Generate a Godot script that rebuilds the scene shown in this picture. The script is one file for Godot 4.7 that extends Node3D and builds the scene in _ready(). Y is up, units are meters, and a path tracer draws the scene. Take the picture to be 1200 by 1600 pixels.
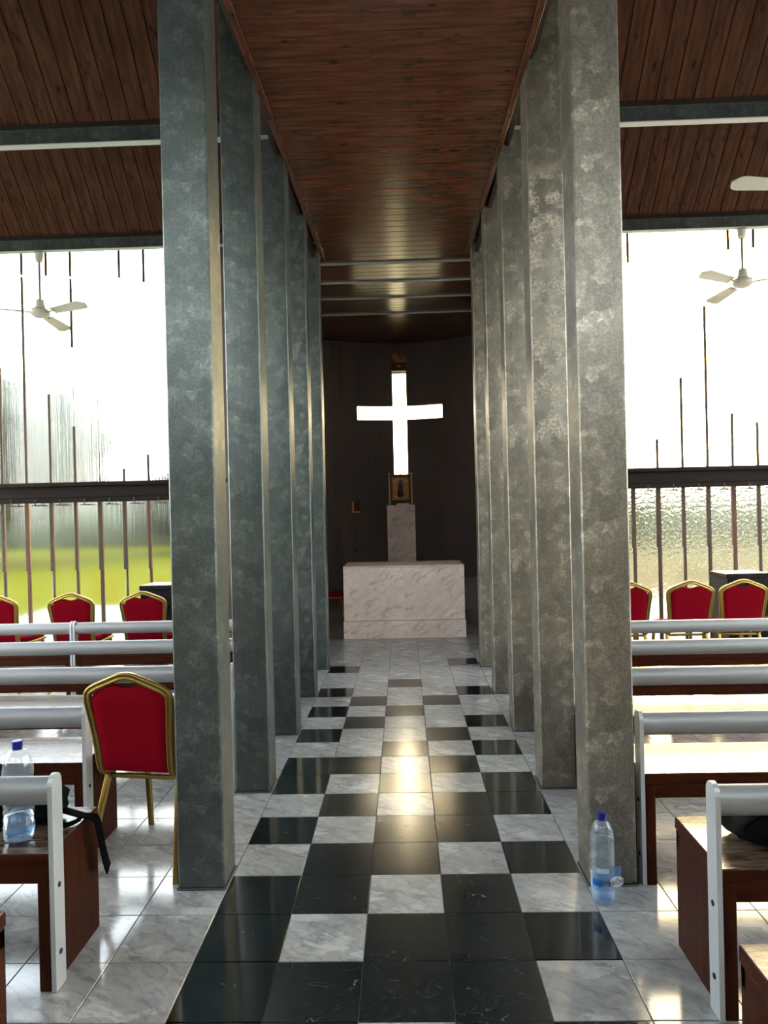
extends Node3D

# ---------------------------------------------------------------- mesh builder
class M:
	var v := PackedVector3Array()
	var n := PackedVector3Array()
	var u := PackedVector2Array()
	var uo := Vector2.ZERO          # texture offset of this piece (in texture repeats)
	var us := Vector2.ONE           # texture repeats per metre
	var g := -1                     # axis that the grain (texture u) follows
	var xf := Transform3D()

	func _uv(p: Vector3, nn: Vector3) -> Vector2:
		var a := nn.abs()
		var i := 1
		var j := 2
		if a.y >= a.x and a.y >= a.z:
			i = 0
			j = 2
		elif a.z >= a.x:
			i = 0
			j = 1
		if j == g:
			var k := i
			i = j
			j = k
		return Vector2(p[i] * us.x, -p[j] * us.y) + uo

	func tri(a: Vector3, b: Vector3, c: Vector3) -> void:   # a b c counter-clockwise from outside
		var nn := (b - a).cross(c - a)
		if nn.length_squared() < 1e-16:
			return
		nn = nn.normalized()
		var wn := (xf.basis * nn).normalized()
		for p in [a, c, b]:
			v.append(xf * p)
			n.append(wn)
			u.append(_uv(p, nn))

	func quad(a: Vector3, b: Vector3, c: Vector3, d: Vector3) -> void:
		tri(a, b, c)
		tri(a, c, d)

	func box(c: Vector3, s: Vector3, bev := 0.0) -> void:
		var h := s * 0.5
		var b := minf(bev, minf(h.x, minf(h.y, h.z)) * 0.9)
		for ax in 3:
			var i := (ax + 1) % 3
			var j := (ax + 2) % 3
			for sg: float in [-1.0, 1.0]:
				var q: Array[Vector3] = []
				for k in [[-1, -1], [1, -1], [1, 1], [-1, 1]]:
					var p := Vector3.ZERO
					p[ax] = sg * h[ax]
					p[i] = k[0] * (h[i] - b)
					p[j] = k[1] * (h[j] - b)
					q.append(c + p)
				if sg > 0:
					quad(q[0], q[1], q[2], q[3])
				else:
					quad(q[3], q[2], q[1], q[0])
		if b <= 0.0:
			return
		for ax in 3:
			var i := (ax + 1) % 3
			var j := (ax + 2) % 3
			for si: float in [-1.0, 1.0]:
				for sj: float in [-1.0, 1.0]:
					var q: Array[Vector3] = []
					for k in [[-1, 0], [1, 0], [1, 1], [-1, 1]]:
						var p := Vector3.ZERO
						p[ax] = k[0] * (h[ax] - b)
						p[i] = si * (h[i] - (b if k[1] == 1 else 0.0))
						p[j] = sj * (h[j] - (0.0 if k[1] == 1 else b))
						q.append(c + p)
					if si * sj > 0:
						quad(q[0], q[1], q[2], q[3])
					else:
						quad(q[3], q[2], q[1], q[0])
		for sx: float in [-1.0, 1.0]:
			for sy: float in [-1.0, 1.0]:
				for sz: float in [-1.0, 1.0]:
					var s3 := Vector3(sx, sy, sz)
					var a := c + s3 * Vector3(h.x, h.y - b, h.z - b)
					var d := c + s3 * Vector3(h.x - b, h.y, h.z - b)
					var e := c + s3 * Vector3(h.x - b, h.y - b, h.z)
					if sx * sy * sz > 0:
						tri(a, d, e)
					else:
						tri(a, e, d)

	# smooth surface through a grid of points; rows[i][j]; wrap closes j; outside is where (d/di x d/dj) points, flip turns it over
	func patch(rows: Array, wrap := false, flip := false, tile := Vector2.ONE) -> void:
		var R := rows.size()
		var C: int = rows[0].size()
		var nn := []
		for i in R:
			var line := PackedVector3Array()
			for j in C:
				var a: Vector3 = rows[mini(i + 1, R - 1)][j]
				var b: Vector3 = rows[maxi(i - 1, 0)][j]
				var c: Vector3 = rows[i][(j + 1) % C] if wrap else rows[i][mini(j + 1, C - 1)]
				var d: Vector3 = rows[i][(j - 1 + C) % C] if wrap else rows[i][maxi(j - 1, 0)]
				var x := (a - b).cross(c - d)
				if x.length_squared() < 1e-18:
					var ii := 1 if i == 0 else i - 1
					var c2: Vector3 = rows[ii][(j + 1) % C] if wrap else rows[ii][mini(j + 1, C - 1)]
					var d2: Vector3 = rows[ii][(j - 1 + C) % C] if wrap else rows[ii][maxi(j - 1, 0)]
					x = (a - b).cross(c2 - d2)
				x = x.normalized()
				line.append(-x if flip else x)
			nn.append(line)
		var last := C if wrap else C - 1
		for i in R - 1:
			for j in last:
				var k := (j + 1) % C
				var P := [rows[i][j], rows[i + 1][j], rows[i + 1][k], rows[i][k]]
				var N := [nn[i][j], nn[i + 1][j], nn[i + 1][k], nn[i][k]]
				var U := [Vector2(j, i), Vector2(j, i + 1), Vector2(j + 1, i + 1), Vector2(j + 1, i)]
				for t in ([[0, 1, 2], [0, 2, 3]] if flip else [[0, 2, 1], [0, 3, 2]]):
					var pa: Vector3 = P[t[0]]
					if (P[t[1]] - pa).cross(P[t[2]] - pa).length_squared() < 1e-20:
						continue
					for m in t:
						v.append(xf * P[m])
						n.append((xf.basis * N[m]).normalized())
						u.append(Vector2(U[m].x / last * tile.x, U[m].y / (R - 1) * tile.y) + uo)

	func lathe(prof: Array, seg := 20, at := Vector3.ZERO) -> void:   # prof of Vector2(radius, height), bottom to top
		var rows := []
		for p: Vector2 in prof:
			var line := PackedVector3Array()
			for j in seg:
				var a := TAU * j / seg
				line.append(at + Vector3(cos(a) * p.x, p.y, -sin(a) * p.x))
			rows.append(line)
		patch(rows, true, true)

	func sweep(path: PackedVector3Array, prof: PackedVector2Array, up := Vector3.UP, caps := true, scales := PackedFloat32Array()) -> void:
		var rows := []
		var L := path.size()
		var side0 := Vector3.ZERO
		for i in L:
			var t := (path[mini(i + 1, L - 1)] - path[maxi(i - 1, 0)]).normalized()
			var s := t.cross(up)
			if s.length() < 0.05:
				s = side0 if side0 != Vector3.ZERO else t.cross(Vector3.RIGHT)
			s = (s - t * s.dot(t)).normalized()
			if side0 != Vector3.ZERO and s.dot(side0) < 0:
				s = -s
			side0 = s
			var w := s.cross(t)
			var k := scales[i] if scales.size() else 1.0
			var line := PackedVector3Array()
			for p in prof:
				line.append(path[i] + s * p.x * k + w * p.y * k)
			rows.append(line)
		patch(rows, true, false)
		if caps:
			for e in [0, L - 1]:
				var mid := Vector3.ZERO
				for p in rows[e]:
					mid += p
				mid /= rows[e].size()
				for j in rows[e].size():
					var a: Vector3 = rows[e][j]
					var b: Vector3 = rows[e][(j + 1) % rows[e].size()]
					if e == 0:
						tri(mid, a, b)
					else:
						tri(mid, b, a)

	func rod(a: Vector3, b: Vector3, r: float, seg := 10) -> void:
		sweep(PackedVector3Array([a, b]), M.circle(r, seg), Vector3.UP if absf((b - a).normalized().y) < 0.9 else Vector3.BACK)

	static func circle(r: float, seg := 10) -> PackedVector2Array:
		var o := PackedVector2Array()
		for j in seg:
			o.append(Vector2(cos(TAU * j / seg), sin(TAU * j / seg)) * r)
		return o

	static func rrect(w: float, h: float, r: float) -> PackedVector2Array:
		var o := PackedVector2Array()
		for q in 4:
			var c := Vector2((w / 2 - r) * (1 if q == 0 or q == 3 else -1), (h / 2 - r) * (1 if q < 2 else -1))
			for k in 3:
				var a := PI / 2 * (q + k / 2.0)
				o.append(c + Vector2(cos(a), sin(a)) * r)
		return o

	# flat outline (counter-clockwise seen from +z) given depth along z from z0 to z1
	func extrude(poly: PackedVector2Array, z0: float, z1: float) -> void:
		var idx := Geometry2D.triangulate_polygon(poly)
		var ccw := not Geometry2D.is_polygon_clockwise(poly)
		for k in range(0, idx.size(), 3):
			var p: Array[Vector2] = [poly[idx[k]], poly[idx[k + 1]], poly[idx[k + 2]]]
			if (p[1] - p[0]).cross(p[2] - p[0]) < 0:
				p = [p[0], p[2], p[1]]
			tri(Vector3(p[0].x, p[0].y, z1), Vector3(p[1].x, p[1].y, z1), Vector3(p[2].x, p[2].y, z1))
			tri(Vector3(p[0].x, p[0].y, z0), Vector3(p[2].x, p[2].y, z0), Vector3(p[1].x, p[1].y, z0))
		for k in poly.size():
			var a := poly[k]
			var b := poly[(k + 1) % poly.size()]
			if not ccw:
				var q := a
				a = b
				b = q
			quad(Vector3(a.x, a.y, z0), Vector3(b.x, b.y, z0), Vector3(b.x, b.y, z1), Vector3(a.x, a.y, z1))

	func mesh() -> ArrayMesh:
		var a := []
		a.resize(Mesh.ARRAY_MAX)
		a[Mesh.ARRAY_VERTEX] = v
		a[Mesh.ARRAY_NORMAL] = n
		a[Mesh.ARRAY_TEX_UV] = u
		var m := ArrayMesh.new()
		m.add_surface_from_arrays(Mesh.PRIMITIVE_TRIANGLES, a)
		return m

# ---------------------------------------------------------------- objects
var rng := RandomNumberGenerator.new()
var used := {}
var mat := {}

func numbered(called: String) -> String:
	var k: int = used.get(called, 0)
	used[called] = k + 1
	return called if k == 0 else "%s_%03d" % [called, k]

func tag(o: Node3D, label: String, category: String, group := "") -> Node3D:
	o.set_meta("label", label)
	o.set_meta("category", category)
	if group:
		o.set_meta("group", group)
	return o

func thing(called: String, label: String, category: String, at := Vector3.ZERO, turn := 0.0, group := "") -> Node3D:
	var o := Node3D.new()
	o.name = numbered(called)
	add_child(o)
	o.position = at
	o.rotation.y = turn
	tag(o, label, category, group)
	return o

func structure(called: String, m: M = null, material: Material = null) -> Node3D:
	var o: Node3D
	if m:
		var i := MeshInstance3D.new()
		i.mesh = m.mesh()
		i.material_override = material
		o = i
	else:
		o = Node3D.new()
	o.name = called
	add_child(o, true)
	o.set_meta("kind", "structure")
	return o

func obj(called: String, shape, material: Material, parent: Node3D) -> MeshInstance3D:
	var i := MeshInstance3D.new()
	i.name = called
	i.mesh = shape.mesh() if shape is M else shape
	i.material_override = material
	parent.add_child(i, true)
	return i

func stuff(o: Node3D) -> Node3D:
	o.set_meta("kind", "stuff")
	return o

func copy(src: Node3D, called: String, label: String, at: Vector3, turn := 0.0) -> Node3D:
	var r: Node3D = src.duplicate()
	r.name = numbered(called)
	add_child(r)
	r.position = at
	r.rotation.y = turn
	r.set_meta("label", label)
	return r

# ---------------------------------------------------------------- textures and materials
func noise(kind: int, freq: float, sd: int, oct := 3) -> FastNoiseLite:
	var f := FastNoiseLite.new()
	f.noise_type = kind as FastNoiseLite.NoiseType
	f.frequency = freq
	f.seed = sd
	f.fractal_octaves = oct
	return f

func gray(f: FastNoiseLite, w: int, h: int) -> PackedByteArray:
	var im := f.get_seamless_image(w, h)
	im.convert(Image.FORMAT_L8)
	return im.get_data()

func tex_from(w: int, h: int, bytes: PackedByteArray, fmt := Image.FORMAT_RGB8) -> ImageTexture:
	return ImageTexture.create_from_image(Image.create_from_data(w, h, false, fmt, bytes))

func put(b: PackedByteArray, i: int, c: Color) -> void:
	b[i * 3] = int(clampf(c.r, 0, 1) * 255)
	b[i * 3 + 1] = int(clampf(c.g, 0, 1) * 255)
	b[i * 3 + 2] = int(clampf(c.b, 0, 1) * 255)

func ramp3(a: Color, b: Color, c: Color, t: float) -> Color:
	return a.lerp(b, t * 2) if t < 0.5 else b.lerp(c, t * 2 - 1)

func tex_galvanised(sd: int, dark: Color, mid: Color, light: Color, streak: float) -> ImageTexture:
	var S := 512
	var cell := noise(FastNoiseLite.TYPE_CELLULAR, 0.035, sd)
	cell.cellular_return_type = FastNoiseLite.RETURN_CELL_VALUE
	cell.domain_warp_enabled = true
	cell.domain_warp_amplitude = 34.0
	cell.domain_warp_frequency = 0.03
	var a := gray(cell, S, S)
	var b := gray(noise(FastNoiseLite.TYPE_SIMPLEX_SMOOTH, 0.006, sd + 1), S, S)
	var c := gray(noise(FastNoiseLite.TYPE_SIMPLEX, 0.09, sd + 2, 4), S, S)
	var o := PackedByteArray()
	o.resize(S * S * 3)
	for y in S:
		for x in S:
			var i := y * S + x
			var flake := float(a[i]) / 255.0
			var t := 0.10 + 0.60 * pow(flake, 2.6) + 0.30 * (float(b[i]) / 255.0 - 0.3) + 0.36 * (float(c[i]) / 255.0 - 0.5)
			t += streak * (float(c[(y / 24 % S) * S + x]) / 255.0 - 0.5)
			put(o, i, ramp3(dark, mid, light, clampf(t, 0, 1)))
	return tex_from(S, S, o)

func tex_marble(S: int, sd: int, base: Color, vein: Color, light: Color, k: float, sharp: float) -> ImageTexture:
	var n1 := noise(FastNoiseLite.TYPE_SIMPLEX_SMOOTH, 0.012, sd, 4)
	var n2 := noise(FastNoiseLite.TYPE_SIMPLEX_SMOOTH, 0.02, sd + 5, 4)
	var n3 := noise(FastNoiseLite.TYPE_SIMPLEX, 0.05, sd + 9, 3)
	var q := 512.0 / S
	var o := PackedByteArray()
	o.resize(S * S * 3)
	for y in S:
		for x in S:
			var X := x * q
			var Y := y * q
			var w := n2.get_noise_2d(X, Y)
			var p := (X * 0.80 - Y * 0.60) * 0.42 + w * 10.0
			var r := (X * 0.60 + Y * 0.80) * 2.4 + w * 26.0
			var a := n1.get_noise_2d(p, r)
			var vn := pow(1.0 - minf(1.0, absf(a) * sharp), 2.0)
			var soft := clampf(0.5 + n1.get_noise_2d(p * 0.7 + 300, r * 0.6) * 0.9, 0, 1)
			var blotch := smoothstep(0.10, 0.16, n2.get_noise_2d(X * 0.55 + 700 + w * 6, Y * 1.1 + w * 6)) * smoothstep(-0.1, 0.3, n1.get_noise_2d(X * 0.5, Y * 0.5 + 500))
			var d := n3.get_noise_2d(X, Y)
			var c := base.lerp(light, minf(1.0, soft * 0.6 + blotch * 0.6)).lerp(vein, vn * k * clampf(0.6 + w, 0, 1))
			put(o, y * S + x, Color(c.r + d * 0.03, c.g + d * 0.03, c.b + d * 0.03))
	return tex_from(S, S, o)

func tex_black_marble(S: int, sd: int) -> ImageTexture:
	var n1 := noise(FastNoiseLite.TYPE_SIMPLEX_SMOOTH, 0.006, sd, 2)
	var n2 := noise(FastNoiseLite.TYPE_SIMPLEX, 0.02, sd + 3, 4)
	var n3 := noise(FastNoiseLite.TYPE_SIMPLEX, 0.16, sd + 7, 3)
	var o := PackedByteArray()
	o.resize(S * S * 3)
	for y in S:
		for x in S:
			var w := n2.get_noise_2d(x, y)
			var haze := clampf(0.5 + w * 0.9, 0, 1) * 0.045 + clampf(n3.get_noise_2d(x, y), 0, 1) * 0.05
			var vn := pow(1.0 - minf(1.0, absf(n1.get_noise_2d(x + w * 16, y * 1.4 + w * 16)) * 46.0), 2.0) * clampf(n1.get_noise_2d(x * 1.7 + 900, y * 1.7) * 2.6 - 0.25, 0, 1)
			put(o, y * S + x, Color(0.135 + haze + vn * 0.5, 0.150 + haze + vn * 0.5, 0.150 + haze + vn * 0.49))
	# hairline scratches
	var r := RandomNumberGenerator.new()
	r.seed = sd
	for k in 130:
		var p := Vector2(r.randf() * S, r.randf() * S)
		var a := r.randf() * TAU
		var bend := r.randf_range(-0.02, 0.02)
		var f := r.randf_range(0.10, 0.38)
		for s in r.randi_range(12, 70):
			a += bend
			p += Vector2(cos(a), sin(a))
			var i := (posmod(int(p.y), S) * S + posmod(int(p.x), S)) * 3
			for ch in 3:
				o[i + ch] = mini(255, o[i + ch] + int(f * r.randf_range(60, 190)))
	return tex_from(S, S, o)

# planks: grain along u
func tex_wood(W: int, H: int, sd: int, dark: Color, mid: Color, light: Color, knots: int, streak := 1.0) -> ImageTexture:
	var n1 := noise(FastNoiseLite.TYPE_SIMPLEX_SMOOTH, 0.01, sd, 4)
	var n2 := noise(FastNoiseLite.TYPE_SIMPLEX, 0.08, sd + 2, 3)
	var r := RandomNumberGenerator.new()
	r.seed = sd
	var kn := []
	for k in knots:
		kn.append([r.randf() * W, r.randf() * H, r.randf_range(5, 10), r.randf_range(0.5, 1.0)])
	var o := PackedByteArray()
	o.resize(W * H * 3)
	for y in H:
		for x in W:
			var g := n1.get_noise_2d(x * 0.5, y * 4.0)
			var f := n2.get_noise_2d(x * 0.25, y * 6.0)
			var t := clampf(0.5 + g * 0.55 * streak + f * 0.28 * streak, 0, 1)
			put(o, y * W + x, ramp3(dark, mid, light, t))
	for k in kn:
		var R := int(k[2] * 3)
		for dy in range(-R, R + 1):
			for dx in range(-R, R + 1):
				var e: float = sqrt(dx * dx / 2.2 + dy * dy) / k[2]
				var s: float = clampf(1.25 - e, 0, 1) * k[3] * (0.75 + 0.25 * sin(e * 9.0))
				var i: int = (posmod(int(k[1]) + dy, H) * W + posmod(int(k[0]) + dx, W)) * 3
				for ch in 3:
					o[i + ch] = int(o[i + ch] * (1.0 - 0.6 * s))
	return tex_from(W, H, o)

func tex_fabric() -> ImageTexture:
	var S := 128
	var o := PackedByteArray()
	o.resize(S * S * 3)
	var r := RandomNumberGenerator.new()
	r.seed = 5
	for y in S:
		for x in S:
			var w := 0.92 + 0.08 * (((x / 2) + (y / 2)) % 2) + r.randf_range(-0.05, 0.05)
			var c := Color(0.50 * w, 0.03 * w, 0.095 * w)
			var ux := x % 64
			var uy := y % 64
			if Vector2(ux - 16, uy - 16).length() < 2.3 or Vector2(ux - 48, uy - 48).length() < 2.3:
				c = Color(0.62, 0.20, 0.20)
			put(o, y * S + x, c)
	return tex_from(S, S, o)

func std(color: Color, rough: float, metal := 0.0, t: Texture2D = null, spec := 0.5) -> StandardMaterial3D:
	var m := StandardMaterial3D.new()
	m.albedo_color = color
	m.roughness = rough
	m.metallic = metal
	m.metallic_specular = spec
	if t:
		m.albedo_texture = t
	return m

func bump(m: StandardMaterial3D, f: FastNoiseLite, size: int, scale: float) -> StandardMaterial3D:
	var im := f.get_seamless_image(size, size)
	im.convert(Image.FORMAT_L8)
	m.heightmap_enabled = true
	m.heightmap_texture = ImageTexture.create_from_image(im)
	m.heightmap_scale = scale
	return m

func tex_stain() -> ImageTexture:
	var W := 96
	var H := 840
	var n1 := noise(FastNoiseLite.TYPE_SIMPLEX_SMOOTH, 0.016, 4, 3)
	var n2 := noise(FastNoiseLite.TYPE_SIMPLEX, 0.07, 6, 4)
	var o := PackedByteArray()
	o.resize(W * H * 4)
	for y in H:
		for x in W:
			var w := n2.get_noise_2d(x, y)
			var a := n1.get_noise_2d(x + w * 10, y * 0.8)
			var rim := pow(maxf(0.0, 1.0 - absf(a - 0.05) * 9.0), 1.5)
			var body := clampf((a - 0.05) * 5.0, 0, 1) * (0.35 + 0.5 * clampf(w + 0.4, 0, 1))
			var fade := minf(1.0, minf(y, H - y) / 60.0)
			var i := (y * W + x) * 4
			o[i] = 225
			o[i + 1] = 222
			o[i + 2] = 214
			o[i + 3] = int(clampf(body * 1.3 + rim * 0.9, 0, 0.95) * fade * 255)
	return tex_from(W, H, o, Image.FORMAT_RGBA8)

func make_materials() -> void:
	# galvanised steel, a darker and a more oxidised batch
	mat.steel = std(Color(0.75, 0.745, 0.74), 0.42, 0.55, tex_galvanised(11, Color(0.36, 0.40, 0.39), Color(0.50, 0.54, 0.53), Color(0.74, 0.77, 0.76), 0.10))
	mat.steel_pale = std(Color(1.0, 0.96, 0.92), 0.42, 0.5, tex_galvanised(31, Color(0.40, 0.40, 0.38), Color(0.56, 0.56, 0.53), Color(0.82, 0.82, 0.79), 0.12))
	mat.steel_stained = std(Color(1.0, 0.97, 0.93), 0.5, 0.4, tex_galvanised(57, Color(0.42, 0.42, 0.39), Color(0.64, 0.63, 0.59), Color(0.90, 0.89, 0.86), 0.05))
	mat.white_marble = std(Color(0.97, 0.97, 0.97), 0.19, 0.0, tex_marble(1024, 3, Color(0.63, 0.63, 0.625), Color(0.50, 0.50, 0.50), Color(0.80, 0.80, 0.79), 0.7, 4.0))
	mat.black_marble = std(Color(0.86, 0.88, 0.88), 0.18, 0.0, tex_black_marble(1024, 21))
	mat.white_polished = std(Color(0.97, 0.97, 0.97), 0.12, 0.0, mat.white_marble.albedo_texture)
	mat.black_polished = std(Color(0.52, 0.60, 0.60), 0.10, 0.0, mat.black_marble.albedo_texture)
	mat.altar_marble = std(Color.WHITE, 0.3, 0.0, tex_marble(768, 77, Color(0.94, 0.86, 0.815), Color(0.66, 0.61, 0.60), Color(1.0, 0.93, 0.885), 0.7, 8.0))
	mat.stain = std(Color(0.95, 0.93, 0.88), 0.8, 0.0, tex_stain())
	mat.stain.transparency = BaseMaterial3D.TRANSPARENCY_ALPHA
	mat.grout = std(Color(0.30, 0.30, 0.30), 0.8)
	var plank := tex_wood(1024, 256, 8, Color(0.30, 0.155, 0.105), Color(0.42, 0.225, 0.16), Color(0.52, 0.30, 0.215), 34)
	mat.plank = std(Color(0.92, 1.0, 1.0), 0.2, 0.0, plank)
	mat.plank_side = std(Color(0.86, 0.98, 1.0), 0.5, 0.0, plank, 0.25)
	mat.deck = std(Color(0.16, 0.09, 0.07), 0.7)
	var pw := tex_wood(1024, 256, 18, Color(0.15, 0.06, 0.022), Color(0.225, 0.095, 0.036), Color(0.29, 0.13, 0.05), 2, 0.9)
	mat.pew_wood = std(Color.WHITE, 0.45, 0.0, pw, 0.2)
	mat.pew_seat = std(Color(0.9, 0.9, 0.9), 0.2, 0.0, tex_wood(1024, 256, 28, Color(0.22, 0.14, 0.11), Color(0.40, 0.32, 0.27), Color(0.58, 0.51, 0.45), 3, 1.5))
	mat.aluminium = std(Color(0.60, 0.60, 0.60), 0.48, 0.4)
	mat.aluminium_end = std(Color(0.78, 0.80, 0.81), 0.45, 0.5)
	mat.screw = std(Color(0.2, 0.2, 0.2), 0.5, 0.7)
	mat.gold = std(Color(0.54, 0.44, 0.20), 0.36, 0.8)
	var fabric := tex_fabric()
	mat.fabric = std(Color.WHITE, 0.9, 0.0, fabric, 0.12)
	mat.dark_rail = std(Color(0.15, 0.12, 0.105), 0.6, 0.1, null, 0.25)
	mat.seal = std(Color(0.30, 0.24, 0.20), 0.7)
	mat.seal_brown = std(Color(0.36, 0.22, 0.15), 0.6)
	mat.black_wall = std(Color(0.42, 0.37, 0.35), 0.7)
	mat.black_box = std(Color(0.035, 0.04, 0.04), 0.5, 0.0, null, 0.3)
	mat.black_cloth = std(Color(0.03, 0.033, 0.036), 0.7, 0.0, null, 0.25)
	mat.strap = std(Color(0.03, 0.033, 0.03), 0.8, 0.0, null, 0.15)
	mat.fan_white = std(Color(0.84, 0.83, 0.76), 0.4)
	mat.fan_rod = std(Color(0.6, 0.6, 0.58), 0.4, 0.4)
	mat.plaster = std(Color(0.72, 0.70, 0.66), 0.8)
	mat.bronze = std(Color(0.66, 0.46, 0.26), 0.45, 0.4)
	mat.brown_wood = std(Color(0.27, 0.16, 0.11), 0.5)
	mat.gilt = std(Color(0.95, 0.70, 0.32), 0.35, 0.5)
	mat.tab_dark = std(Color(0.20, 0.18, 0.13), 0.4, 0.5)
	mat.figure = std(Color(0.30, 0.28, 0.29), 0.5, 0.3)
	mat.paper = std(Color(0.95, 0.94, 0.90), 0.7)
	mat.brass = std(Color(0.90, 0.66, 0.44), 0.35, 0.5)
	mat.red_glass = std(Color(0.42, 0.03, 0.05), 0.15)
	mat.cable = std(Color(0.28, 0.26, 0.25), 0.6)
	mat.grey_panel = std(Color(0.42, 0.43, 0.44), 0.6)
	# obscured channel glass
	mat.glass = std(Color(0.95, 0.97, 0.95, 0.0), 0.05)
	mat.glass.transparency = BaseMaterial3D.TRANSPARENCY_ALPHA
	mat.glass.refraction_enabled = true
	mat.glass.refraction_scale = 0.05
	mat.glass_diffuse = mat.glass.duplicate()
	mat.glass_diffuse.roughness = 0.42
	mat.glass_ribbed = mat.glass.duplicate()
	mat.glass_ribbed.roughness = 0.075
	bump(mat.glass_ribbed, noise(FastNoiseLite.TYPE_SIMPLEX_SMOOTH, 0.02, 91, 3), 256, 0.05)
	mat.glass_mottled = mat.glass.duplicate()
	mat.glass_mottled.roughness = 0.08
	bump(mat.glass_mottled, noise(FastNoiseLite.TYPE_SIMPLEX, 0.03, 95, 3), 256, 0.09)
	# soft drink plastic
	mat.pet = std(Color(0.80, 0.92, 1.0, 0.10), 0.06)
	mat.pet.transparency = BaseMaterial3D.TRANSPARENCY_ALPHA
	mat.pet_blue = std(Color(0.30, 0.62, 0.92, 0.26), 0.1)
	mat.pet_blue.transparency = BaseMaterial3D.TRANSPARENCY_ALPHA
	mat.water = std(Color(0.92, 0.97, 1.0, 0.0), 0.02)
	mat.water.transparency = BaseMaterial3D.TRANSPARENCY_ALPHA
	mat.water.refraction_enabled = true
	mat.water.refraction_scale = 0.033
	mat.cap_blue = std(Color(0.03, 0.06, 0.50), 0.4)
	mat.label_blue = std(Color(0.08, 0.36, 0.66), 0.45)
	mat.label_pale = std(Color(0.70, 0.85, 0.95), 0.45)
	mat.label_white = std(Color(0.93, 0.95, 0.96), 0.45)
	mat.label_ink = std(Color(0.04, 0.05, 0.10), 0.5)
	# outside
	mat.lawn = std(Color(0.26, 0.26, 0.01), 0.95, 0.0, null, 0.1)
	mat.leaves = std(Color(0.10, 0.13, 0.08), 0.9)
	mat.hedge = std(Color(0.16, 0.19, 0.11), 0.9)
	mat.bark = std(Color(0.2, 0.16, 0.12), 0.9)
	mat.gravel = std(Color(0.24, 0.22, 0.15), 0.95, 0.0, null, 0.1)

# ---------------------------------------------------------------- dimensions found from the photograph
const EYE := Vector3(0.0273, 1.5754, 0.0)
const TILE := 0.3
const ROW0 := 2.2211
const GLASS_Z := 7.65
const APSE_Z := 10.7
const APSE_R := 1.76

func ceiling_y(d: float) -> float:
	return 3.825 + 0.0495 * d

func _ready() -> void:
	rng.seed = 7
	# ------------------------------------------------ camera, sky, sun, exposure
	var cam := Camera3D.new()
	cam.name = "camera"
	cam.fov = rad_to_deg(2.0 * atan(800.0 / 1130.06))
	cam.near = 0.05
	cam.far = 300.0
	add_child(cam)
	cam.transform = Transform3D(Basis(Vector3.UP, 0.0272041) * Basis(Vector3.RIGHT, -0.0026867) * Basis(Vector3.BACK, -0.0235692), EYE)
	cam.current = true
	var env := Environment.new()
	var sky := ProceduralSkyMaterial.new()
	sky.sky_top_color = Color(0.84, 0.90, 0.985)
	sky.sky_horizon_color = Color(1.0, 0.98, 0.95)
	sky.sky_curve = 0.25
	sky.ground_bottom_color = Color(0.35, 0.35, 0.3)
	sky.ground_horizon_color = Color(0.6, 0.6, 0.55)
	sky.sun_angle_max = 60.0
	sky.sun_curve = 0.4
	env.sky = Sky.new()
	env.sky.sky_material = sky
	env.background_mode = Environment.BG_SKY
	env.background_energy_multiplier = 8.0
	env.tonemap_mode = Environment.TONE_MAPPER_LINEAR
	env.tonemap_exposure = 1.75
	env.sdfgi_enabled = true
	env.ssao_enabled = true
	env.ssil_enabled = true
	var we := WorldEnvironment.new()
	we.name = "environment"
	we.environment = env
	add_child(we)
	var sun := DirectionalLight3D.new()
	sun.name = "sun"
	sun.light_color = Color(1.0, 0.86, 0.62)
	sun.light_energy = 4.5
	sun.light_angular_distance = 0.5
	sun.shadow_enabled = true
	sun.sky_mode = DirectionalLight3D.SKY_MODE_SKY_ONLY
	add_child(sun)
	sun.look_at_from_position(Vector3(0.305, 0.19, -0.93), Vector3.ZERO)

	make_materials()
	build_outside()
	build_floor()
	build_shell()
	build_apse()
	build_roof()
	build_glass_wall()
	build_columns()
	build_altar()
	build_pews()
	build_chairs()
	build_fans()
	build_boxes()
	build_bottles()
	build_bags()

# ---------------------------------------------------------------- outside
func blob(m: M, at: Vector3, s: Vector3, sd: int, rings := 16, seg := 24) -> void:
	var f := noise(FastNoiseLite.TYPE_SIMPLEX_SMOOTH, 1.1, sd, 4)
	var rows := []
	for i in rings + 1:
		var p := PI * i / rings
		var line := PackedVector3Array()
		for j in seg:
			var a := TAU * j / seg
			var d := Vector3(sin(p) * cos(a), -cos(p), -sin(p) * sin(a))
			line.append(at + d * s * (1.0 + 0.35 * f.get_noise_3dv(d * 1.6)))
		rows.append(line)
	m.patch(rows, true, true)

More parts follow.
